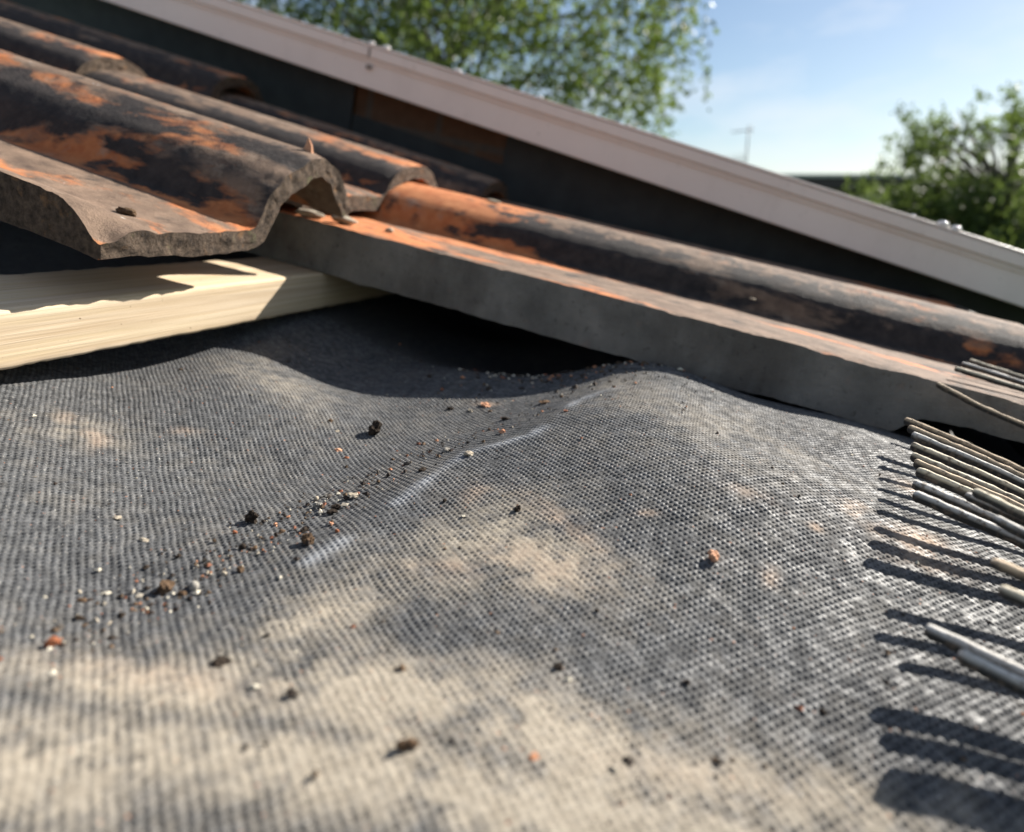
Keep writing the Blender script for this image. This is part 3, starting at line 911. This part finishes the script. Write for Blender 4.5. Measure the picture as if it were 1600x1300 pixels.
# flashing: low apron along the whole wall, upstands left and right of the bare bricks
band('flashing_apron', OY - .004, OY - .0005, -.12, -.0335, M['lead'])
band('flashing_upstand', OY - .0065, OY - .0042, -.10, zb + .002, M['lead'], xa=-1.9, xb=-.617 * OY)
band('flashing_upstand', OY - .0065, OY - .0042, -.10, zb + .002, M['lead'], xa=-.365 * OY, xb=.85)


def blob(name, p, size, mat, seed, sub=3, parent=None, rough=.35, squash=(1, 1, 1), freq=.45, rot=0.0, facet=False):
    """a knobbly lump: an icosphere pushed about by noise, resting with its base at p"""
    import bmesh
    bm = bmesh.new()
    bmesh.ops.create_icosphere(bm, subdivisions=sub, radius=.5)
    me = bpy.data.meshes.new(name)
    bm.to_mesh(me)
    bm.free()
    n = len(me.vertices)
    V = np.zeros(n * 3, np.float32)
    me.vertices.foreach_get('co', V)
    V = V.reshape(-1, 3).astype(float)
    d = 1 + rough * 1.5 * fbm(V + seed * 7.1, freq, 3, seed, .55)
    d += rough * .5 * fbm(V + seed * 3.1, freq * .25, 2, seed + 50)
    V *= d[:, None]
    V *= np.array(squash)
    c, s = math.cos(rot), math.sin(rot)
    V = np.stack([V[:, 0] * c - V[:, 1] * s, V[:, 0] * s + V[:, 1] * c, V[:, 2]], 1)
    V *= size
    V[:, 2] -= V[:, 2].min() + .10 * size * squash[2]
    me.vertices.foreach_set('co', V.astype(np.float32).ravel())
    me.polygons.foreach_set('use_smooth', [not facet] * len(me.polygons))
    me.update()
    return link(name, me, mat, parent, loc=p)


# little glassy beads along the top of the trim (parts of it)
for (xr, s) in ((-.600, .0055), (-.575, .007), (-.46, .005), (-.455, .004), (.205, .0075), (.220, .0065), (.17, .003), (-.20, .003), (-.33, .004)):
    x = xr * FY
    bb = blob('water_bead', (0, 0, 0), s, M['beads'], int(1000 + x * 100), 2, board, .15, (1.6, 1, .7))
    bb.location = (x, FY - .003 - OY, zt_ + .0035 + SL * x)

# ------------------------------------------------------------------ eaves comb
comb = bpy.data.objects.new('eaves_comb', None)
col.objects.link(comb)
CB = (.212, .26, -.096)
comb.matrix_world = RM @ Matrix.Translation(Vector(CB))
tag(comb, 'dusty comb of stiff thin fingers at the right edge casting striped shadows on the felt', 'comb strip')
b = MB()
b.box(-.005, .010, -.36, .30, -.012, .001)
b.box(-.002, .004, -.36, .30, .0012, .004)
b.build('base_strip', M['combdark'], comb, bevel=.0012)
b = MB()
b.box(-.0100, -.0055, .158, .72, -.010, .0595)  # unseen strip added to stop sun reaching the felt under the tiles
b.build('sun_blocker', M['combdark'], comb, bevel=.001)


def finger(pts, wid, thk, seed, light):
    """a flat-sided finger with a rounded tip: black body, dusty top painted paler as if sunlit"""
    pts = np.array(pts, float) - np.array(CB)
    n = 64
    s = 1 - (1 - np.linspace(0, 1, n)) ** 2.2
    sp = np.linspace(0, 1, len(pts))
    c = np.stack([np.interp(s, sp, pts[:, k]) for k in range(3)], 1)
    k = np.exp(-np.linspace(-2, 2, 9) ** 2)
    k /= k.sum()
    for a in range(3):
        pad = np.concatenate([2 * c[0, a] - c[4:0:-1, a], c[:, a], 2 * c[-1, a] - c[-2:-6:-1, a]])
        c[:, a] = np.convolve(pad, k, 'valid')
    L = np.cumsum(np.concatenate([[0], np.linalg.norm(np.diff(c, axis=0), axis=1)]))
    wv = wid / 2 * np.sqrt(np.clip(1 - np.clip(1 - (L[-1] - L) / (wid * .6), 0, 1) ** 2, .02, 1))
    tv = thk / 2 * np.clip(.25 + .75 * wv / (wid / 2), .2, 1)
    m = 14
    V = np.zeros((n, m, 3))
    for j in range(m):
        a = 2 * math.pi * j / m
        ca, sa = math.cos(a), math.sin(a)
        ca = math.copysign(abs(ca) ** .7, ca)
        sa = math.copysign(abs(sa) ** .7, sa)
        V[:, j] = c
        V[:, j, 1] += ca * wv
        V[:, j, 2] += sa * tv
    f = V.reshape(-1, 3)
    nz = fbm(f + seed, .004, 3, seed)
    f[:, 2] += .0004 * nz
    f[:, 1] += .00022 * fbm(f + seed * 2, .005, 3, seed + 4)
    J = np.arange(m)
    Q = np.concatenate([np.stack([i * m + J, i * m + (J + 1) % m, (i + 1) * m + (J + 1) % m, (i + 1) * m + J], 1) for i in range(n - 1)])
    V2 = np.concatenate([f, c[-1:] + (c[-1:] - c[-2:-1]) * .3])
    T = np.stack([(n - 1) * m + J, (n - 1) * m + (J + 1) % m, np.full(m, n * m)], 1)
    me = np_mesh('finger', V2, Q, T)
    up = np.tile(np.sin(2 * math.pi * J / m), n)
    fattr(me, 'top', np.concatenate([np.clip(up * 2.2 - .15 + .7 * nz, 0, 1), [.5]]))
    return link('finger', me, light, comb)


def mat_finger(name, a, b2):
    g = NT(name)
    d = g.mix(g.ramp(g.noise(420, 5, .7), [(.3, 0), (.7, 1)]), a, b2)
    c = g.mix(g.attr('top'), (.03, .029, .028), d)  # lit top and dark underside painted into the dusty colour
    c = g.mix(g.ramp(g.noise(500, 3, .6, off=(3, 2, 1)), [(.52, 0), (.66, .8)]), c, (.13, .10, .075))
    g.bump(g.noise(1500, 4, .7), .5, .0006)
    return g.out(c, .75, .3)


FM = [mat_finger('finger_tan_lit_dust', (.50, .37, .24), (.70, .55, .38)), mat_finger('finger_white_lit_dust', (.48, .455, .42), (.70, .67, .62)),
      mat_finger('finger_cream_lit_dust', (.55, .47, .34), (.76, .68, .52))]
FG = [  # tip x, y, z, material
    (.0890, .3560, -.0715, 0, .0026), (.0885, .3435, -.0720, 0, .0026), (.0870, .3285, -.0715, 1, .0026), (.0838, .3115, -.0720, 2, .0030), (.0811, .2959, -.0724, 2, .0028),
    (.0795, .2835, -.0716, 0, .0026), (.0770, .2680, -.0704, 2, .0026), (.0740, .2557, -.0718, 1, .0032), (.0722, .2448, -.0722, 1, .0034),
    (.0646, .1712, -.0818, 1, .0030), (.0685, .1600, -.0800, 1, .0028)]
for i, (tx_, ty_, tz_, mi, wd) in enumerate(FG):
    rr = random.Random(i + 40)
    L = .212 - tx_
    zb_ = tz_ - .155 * L + rr.uniform(-.001, .001)
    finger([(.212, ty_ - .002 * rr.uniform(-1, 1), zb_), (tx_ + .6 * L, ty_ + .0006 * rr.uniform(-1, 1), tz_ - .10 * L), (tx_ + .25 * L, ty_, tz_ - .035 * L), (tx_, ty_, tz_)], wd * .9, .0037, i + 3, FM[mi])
# three fingers bent up over the tile's end, one on its side, two bent high
for i, (tip, mid, mi, wd) in enumerate((((.1215, .4330, -.0522), (.195, .432, -.0560), 2, .0026), ((.1300, .4550, -.0512), (.200, .453, -.0555), 1, .0026), ((.1385, .4740, -.0506), (.203, .472, -.055), 2, .0024),
                                        ((.1073, .4000, -.0580), (.1313, .400, -.0640), 0, .0026),
                                        ((.0824, .2340, -.0646), (.135, .233, -.0720), 1, .0028), ((.0810, .2260, -.0605), (.135, .226, -.0705), 2, .0028), ((.0840, .2130, -.0630), (.135, .213, -.0720), 1, .0028),
                                        ((.0765, .1850, -.0655), (.135, .186, -.0735), 0, .0028), ((.0755, .1730, -.0670), (.135, .1735, -.0745), 2, .0028))):
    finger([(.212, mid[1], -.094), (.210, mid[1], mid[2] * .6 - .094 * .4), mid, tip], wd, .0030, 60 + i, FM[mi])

# ------------------------------------------------------------------ crumbs lying on the felt
CG = 'crumbs of soil, clay and mortar on the felt'
NAMES = {'dark': 'soil_crumb', 'brown': 'soil_crumb', 'red': 'clay_crumb', 'orange': 'clay_crumb', 'grey': 'mortar_crumb', 'pale': 'mortar_crumb'}
for i, (x, y, s, hr, kind, lab) in enumerate(CRUMBS):
    rr = random.Random(i * 7 + 1)
    z = float(felt_z(x, y, True)[0])
    round_ = lab.startswith('round grey') or lab.startswith('pinkish')
    mat = M['clod_' + kind]
    o = blob(NAMES[kind], (x, y, z - .0005), s, mat, i + 21, 3 if s > .0025 else 2, None, .10 if round_ else .62,
             (1.0, rr.uniform(.6, .95), hr), 1.2 if round_ else .42, rr.uniform(0, 6.28), facet=not round_ and rr.random() < .85)
    tag(o, lab, 'crumb', CG)


def build_grit():
    rg = np.random.default_rng(5)
    pts = []
    gl = np.array(GRITLINE)
    seg = rg.integers(0, len(gl) - 1, 620)
    t = rg.random(620)[:, None]
    a = gl[seg] * (1 - t) + gl[seg + 1] * t
    a = a + rg.normal(0, .0085, a.shape)
    pts.append(a)
    b = np.stack([rg.uniform(-.30, .16, 320), rg.uniform(.07, .37, 320)], 1)
    pts.append(b)
    c = np.stack([rg.uniform(-.14, 0, 260), .335 + rg.normal(0, .03, 260) + rg.uniform(0, .05, 260)], 1)
    pts.append(c)
    d_ = np.stack([rg.uniform(-.26, -.02, 160), rg.uniform(.33, .46, 160)], 1)
    pts.append(d_)
    e = np.stack([rg.normal(-.01, .05, 110), rg.normal(.115, .02, 110)], 1)
    pts.append(e)
    h2 = np.stack([rg.normal(-.085, .035, 170), rg.normal(.395, .022, 170)], 1)
    pts.append(h2)
    P = np.concatenate(pts)
    n = len(P)
    Z = felt_z(P[:, 0], P[:, 1], True)
    S = np.clip(rg.lognormal(math.log(.00042), .5, n), .00018, .0013)
    S[-170:] = rg.uniform(.0005, .0019, 170)
    base = np.array([(1, 0, 0), (-1, 0, 0), (0, 1, 0), (0, -1, 0), (0, 0, 1), (0, 0, -1)], float)
    tri = np.array([(0, 2, 4), (2, 1, 4), (1, 3, 4), (3, 0, 4), (2, 0, 5), (1, 2, 5), (3, 1, 5), (0, 3, 5)])
    V = base[None] * (1 + rg.uniform(-.45, .45, (n, 6, 3))) + rg.uniform(-.25, .25, (n, 6, 3))
    ang = rg.uniform(0, 6.28, n)
    c_, s_ = np.cos(ang)[:, None], np.sin(ang)[:, None]
    x, y = V[..., 0] * c_ - V[..., 1] * s_, V[..., 0] * s_ + V[..., 1] * c_
    V = np.stack([x, y, V[..., 2] * .7], -1) * S[:, None, None]
    V[..., 0] += P[:, 0:1]
    V[..., 1] += P[:, 1:2]
    V[..., 2] += Z[:, None] + S[:, None] * .4
    pal = np.array([(.04, .03, .024), (.12, .08, .05), (.34, .30, .24), (.55, .50, .40), (.42, .20, .11), (.24, .10, .06), (.07, .06, .05)])
    ci = rg.choice(len(pal), n, p=[.32, .22, .12, .09, .07, .06, .12])
    C = np.repeat(pal[ci], 6, 0)
    T = (np.arange(n)[:, None, None] * 6 + tri[None]).reshape(-1, 3)
    me = np_mesh('fine_grit', V.reshape(-1, 3), None, T, smooth=False)
    cattr(me, 'grain', C)
    g = NT('loose_grit')
    m = g.out(g.attr('grain', 'Color'), .9, .2)
    o = link('fine_grit', me, m)
    tag(o, 'fine loose grit of soil, mortar and clay specks scattered over the felt', 'grit', kind='stuff')


build_grit()

# small things lying on the tiles
tag(blob('mortar_sliver', (-.283, .4195, -.0578), .022, M['clod_pale'], 71, 3, None, .4, (1.0, .28, .22), .4, .35),
    'long pale mortar sliver lying on the corner of the long lower tile', 'mortar piece', 'mortar pieces wedged under the second tile')
tag(blob('mortar_sliver', (-.262, .4275, -.0580), .017, M['clod_pale'], 73, 3, None, .4, (1.0, .5, .35), .4, .5),
    'stubby pale mortar piece under the curved end of the second tile', 'mortar piece', 'mortar pieces wedged under the second tile')
tag(blob('mortar_sliver', (-.236, .445, -.0581), .006, M['clod_pale'], 75, 3, None, .3, (1.0, .8, .6), .4, .5),
    'lone white mortar grain on the pan of the long lower tile, near the second tile', 'mortar piece')
fl = MB()
fl.loft([[(-.004, -.001, 0), (.003, -.001, 0), (.003, .001, 0), (-.004, .001, 0)], [(-.002, -.0006, .005), (.002, -.0006, .005), (.002, .0006, .005), (-.002, .0006, .005)],
         [(-.0012, -.0003, .0088), (-.0004, -.0003, .0088), (-.0004, .0003, .0088), (-.0012, .0003, .0088)]])
tag(fl.build('clay_flake', M['clod_orange'], None, loc=(-.262, .380, -.0165)), 'thin upright pale flake on the crest of the nearest tile', 'flake')
tag(blob('soil_crumb', (-.275, .262, -.0562), .009, M['clod_brown'], 81, 3, None, .6, (1.0, .6, .4), .4, .2),
    'dark crumbs lying on the flat pan of the nearest tile', 'crumb')
tag(blob('lime_spot', (-.212, .572, -.0288), .009, M['clod_pale'], 83, 3, None, .25, (1.4, .8, .22), .6, .1),
    'large white lime blot on the roll of the long lower tile', 'lime blot', 'white blots on the long lower tile')
tag(blob('lime_spot', (.0105, .513, -.0500), .0035, M['clod_pale'], 85, 2, None, .25, (1.2, .9, .35), .6, .1),
    'tiny white lime dot at the foot of the roll of the long lower tile', 'lime blot', 'white blots on the long lower tile')

# ------------------------------------------------------------------ eaves board below the comb, ground
b = MB()
b.box(.205, .224, -.6, 1.0, -.26, -.1085)
tag(b.build('eaves_board', M['upvc'], None, bevel=.002), 'white eaves board below the comb strip at the foot of the roof', 'fascia board')

g_ = NT('lawn')
gm = g_.mix(g_.ramp(g_.noise(.8, 6, .7), [(.3, 0), (.7, 1)]), (.035, .06, .015), (.08, .11, .035))
GM = g_.out(gm, .95, .1)
b = MB()
b.add([(-300, -300, 0), (300, -300, 0), (300, 300, 0), (-300, 300, 0)], [(0, 1, 2, 3)])
tag(b.build('ground', GM, None, roof=False), kind='structure')


# ------------------------------------------------------------------ trees
def mat_leaf(name, a, b2):
    g = NT(name)
    c = g.mix(g.attr('tone'), a, b2)
    m = g.out(c, .5, .35)
    tr = g.n('BsdfTranslucent')
    tc_ = g.mix(.35, c, (.30, .42, .06))
    g.lk(tc_, tr.inputs['Color'])
    ms = g.n('MixShader')
    ms.inputs[0].default_value = .42
    out = [n for n in g.t.nodes if n.type == 'OUTPUT_MATERIAL'][0]
    g.lk(g.b.outputs[0], ms.inputs[1])
    g.lk(tr.outputs[0], ms.inputs[2])
    g.lk(ms.outputs[0], out.inputs['Surface'])
    return m


BARK = simple('birch_bark', (.08, .07, .06), (.30, .28, .25), 6, .9, .3, .01)


def leaves(P, S, rg, droop=0.6):
    n = len(P)
    d = rg.normal(0, 1, (n, 3))
    d[:, 2] -= droop * 1.5
    d /= np.linalg.norm(d, axis=1)[:, None]
    a = np.cross(d, rg.normal(0, 1, (n, 3)))
    a /= np.linalg.norm(a, axis=1)[:, None]
    V = np.stack([P, P + (d * .5 + a * .33) * S[:, None], P + d * S[:, None], P + (d * .5 - a * .33) * S[:, None]], 1)
    return V


def tree(label, base, crown_c, radii, nclump, per, lsize, seed, mat, weeping=0.0, holes=.0, group=None, trunk_r=.16, csize=.42):
    rg = np.random.default_rng(seed)
    root = bpy.data.objects.new('tree', None)
    col.objects.link(root)
    root.location = base
    tag(root, label, 'tree', group)
    base = np.array(base)
    cc = np.array(crown_c) - base
    rad = np.array(radii)
    tops = []
    while len(tops) < nclump:
        p = rg.uniform(-1, 1, 3)
        r = np.linalg.norm(p)
        if r > 1 or rg.random() > .35 + .65 * r:
            continue
        q = cc + p * rad
        if vnoise((q / (rad.mean() * .42))[None], seed)[0] < holes:
            continue
        tops.append(q)
    tops = np.array(tops)
    P, S, Tn = [], [], []
    for q in tops:
        tone = rg.uniform(0, 1)
        if weeping > 0:
            k = 3
            for _ in range(k):
                L = rg.uniform(.5, 1.0) * weeping
                st = q + rg.normal(0, csize * .5, 3)
                m = per // k
                t = rg.random(m)
                sway = rg.normal(0, .12, 2)
                pts = st + np.stack([sway[0] * t, sway[1] * t, -L * t], 1) + rg.normal(0, .05, (m, 3))
                P.append(pts)
                Tn.append(np.clip(tone + rg.normal(0, .2, m), 0, 1))
        else:
            pts = q + rg.normal(0, csize * .5, (per, 3)) * np.array([1, 1, .7])
            P.append(pts)
            Tn.append(np.clip(tone + rg.normal(0, .2, per), 0, 1))
    P = np.concatenate(P)
    Tn = np.concatenate(Tn)
    S = lsize * rg.uniform(.6, 1.3, len(P))
    V = leaves(P, S, rg)
    Q = np.arange(len(P) * 4).reshape(-1, 4)
    me = np_mesh('crown', V.reshape(-1, 3), Q, None, smooth=False)
    fattr(me, 'tone', np.repeat(Tn, 4))
    link('crown', me, mat, root)
    b = MB()
    hgt = cc[2] + rad[2] * .7
    b.tube([(0, 0, 0), (.05, .04, hgt * .4), (cc[0] * .5, cc[1] * .5, hgt * .75), (cc[0], cc[1], hgt)], [trunk_r, trunk_r * .75, trunk_r * .45, .03], 10)
    for q in tops[::max(1, len(tops) // 46)]:
        f = rg.uniform(.35, .8)
        s = np.array([cc[0] * f * .6, cc[1] * f * .6, hgt * f])
        if s[2] > q[2]:
            s[2] = max(q[2] - .5, hgt * .3)
        mid = (s * .45 + q * .55) + np.array([0, 0, .25])
        b.tube([s, mid, q], [trunk_r * .3, trunk_r * .16, .012], 6)
    b.build('trunk', BARK, root, smooth=True)
    return root


LA = mat_leaf('birch_leaves', (.050, .080, .022), (.145, .185, .06))
LB = mat_leaf('garden_leaves', (.036, .060, .020), (.11, .15, .05))
tree('tall drooping birch with sky showing through, behind the white trim at left', (-1.2, 14.2, 0), (-1.1, 13.6, 6.9), (4.2, 2.4, 2.8), 360, 78, .115, 3, LA, weeping=2.2, holes=.07, group='trees beyond the roof')
tree('bushy green tree beside the dark flat roofed building at right', (9.3, 16.0, 0), (9.35, 15.8, 2.1), (2.75, 2.2, 1.75), 470, 84, .11, 8, LB, group='trees beyond the roof', holes=-.25, csize=.5)
tree('taller loose-leaved tree at the far right edge, in front of the bushy one', (10.3, 15.2, 0), (10.1, 15.0, 3.6), (2.9, 2.0, 1.9), 150, 70, .105, 12, LB, weeping=.5, holes=.08, group='trees beyond the roof')

# ------------------------------------------------------------------ far building and aerial
fb = bpy.data.objects.new('flat_roofed_building', None)
col.objects.link(fb)
fb.location = (9.6, 27, 0)
tag(fb, 'distant dark flat-roofed building between the trees at right', 'building')
DK = simple('dark_painted_boards', (.040, .034, .036), (.075, .062, .062), 8, .7, .1, .01)
PALE = simple('pale_render', (.30, .28, .25), (.42, .39, .35), 4, .9, .1, .01)
GL = NT('window_glass').out((.10, .13, .15), .08, .8)
TRIMG = simple('weathered_roof_edge', (.38, .40, .37), (.55, .57, .53), 5, .7, .1, .01)
b = MB()
b.box(-3.6, 4.2, -.6, 5.4, 0, 4.15)
b.build('walls', PALE, fb, roof=False)
b = MB()
b.box(-3.9, 4.6, -1.0, 5.8, 4.152, 4.55)
rf = b.build('roof', DK, fb, roof=False, bevel=.02)
b = MB()
b.box(-3.95, 4.65, -1.05, 5.85, 4.552, 4.66)
b.build('roof_edge', TRIMG, rf, roof=False)
b = MB()
b.box(2.42, 3.05, -.75, -.602, 0, 4.15)
b.build('corner_post', DK, fb, roof=False)
for wx in (-3.0, -1.2, .7):
    b = MB()
    b.box(wx, wx + .07, -.66, -.602, 1.2, 3.95)
    b.box(wx + 1.33, wx + 1.4, -.66, -.602, 1.2, 3.95)
    b.box(wx + .07, wx + 1.33, -.66, -.602, 3.88, 3.95)
    b.box(wx + .07, wx + 1.33, -.66, -.602, 1.2, 1.27)
    b.box(wx + .66, wx + .73, -.66, -.602, 1.27, 3.88)
    wn = b.build('window', TRIMG, fb, roof=False)
    b = MB()
    b.box(wx + .07, wx + .66, -.63, -.61, 1.27, 3.88)
    b.box(wx + .73, wx + 1.33, -.63, -.61, 1.27, 3.88)
    b.build('pane', GL, wn, roof=False)

an = bpy.data.objects.new('television_aerial', None)
col.objects.link(an)
an.location = (8.55, 27, 4.66)
tag(an, 'thin television aerial on a mast against the pale sky', 'aerial')
AM = simple('grey_metal', (.20, .20, .21), (.32, .32, .33), 10, .45, 0)
b = MB()
b.tube([(0, 0, 0), (0, 0, 1.72)], .028, 8)
b.build('mast', AM, an, roof=False, smooth=True)
b = MB()
b.tube([(.12, 0, 1.58), (-.62, 0, 1.50)], .020, 6)
for i in range(9):
    x = .05 - i * .078
    z = 1.58 + (x - .12) * .108
    b.tube([(x, -.20 + .004 * i, z), (x, .20 - .004 * i, z)], .011, 5)
b.tube([(.10, 0, 1.42), (.12, 0, 1.74)], .014, 6)
b.build('upper_array', AM, an, roof=False, smooth=True)
b = MB()
b.tube([(.04, 0, .62), (-.75, 0, .50)], .018, 6)
for i in range(6):
    x = -.10 - i * .12
    z = .62 + (x - .04) * .15
    b.tube([(x, -.10, z - .22), (x, .06, z + .22)], .012, 5)
b.build('lower_array', AM, an, roof=False, smooth=True)
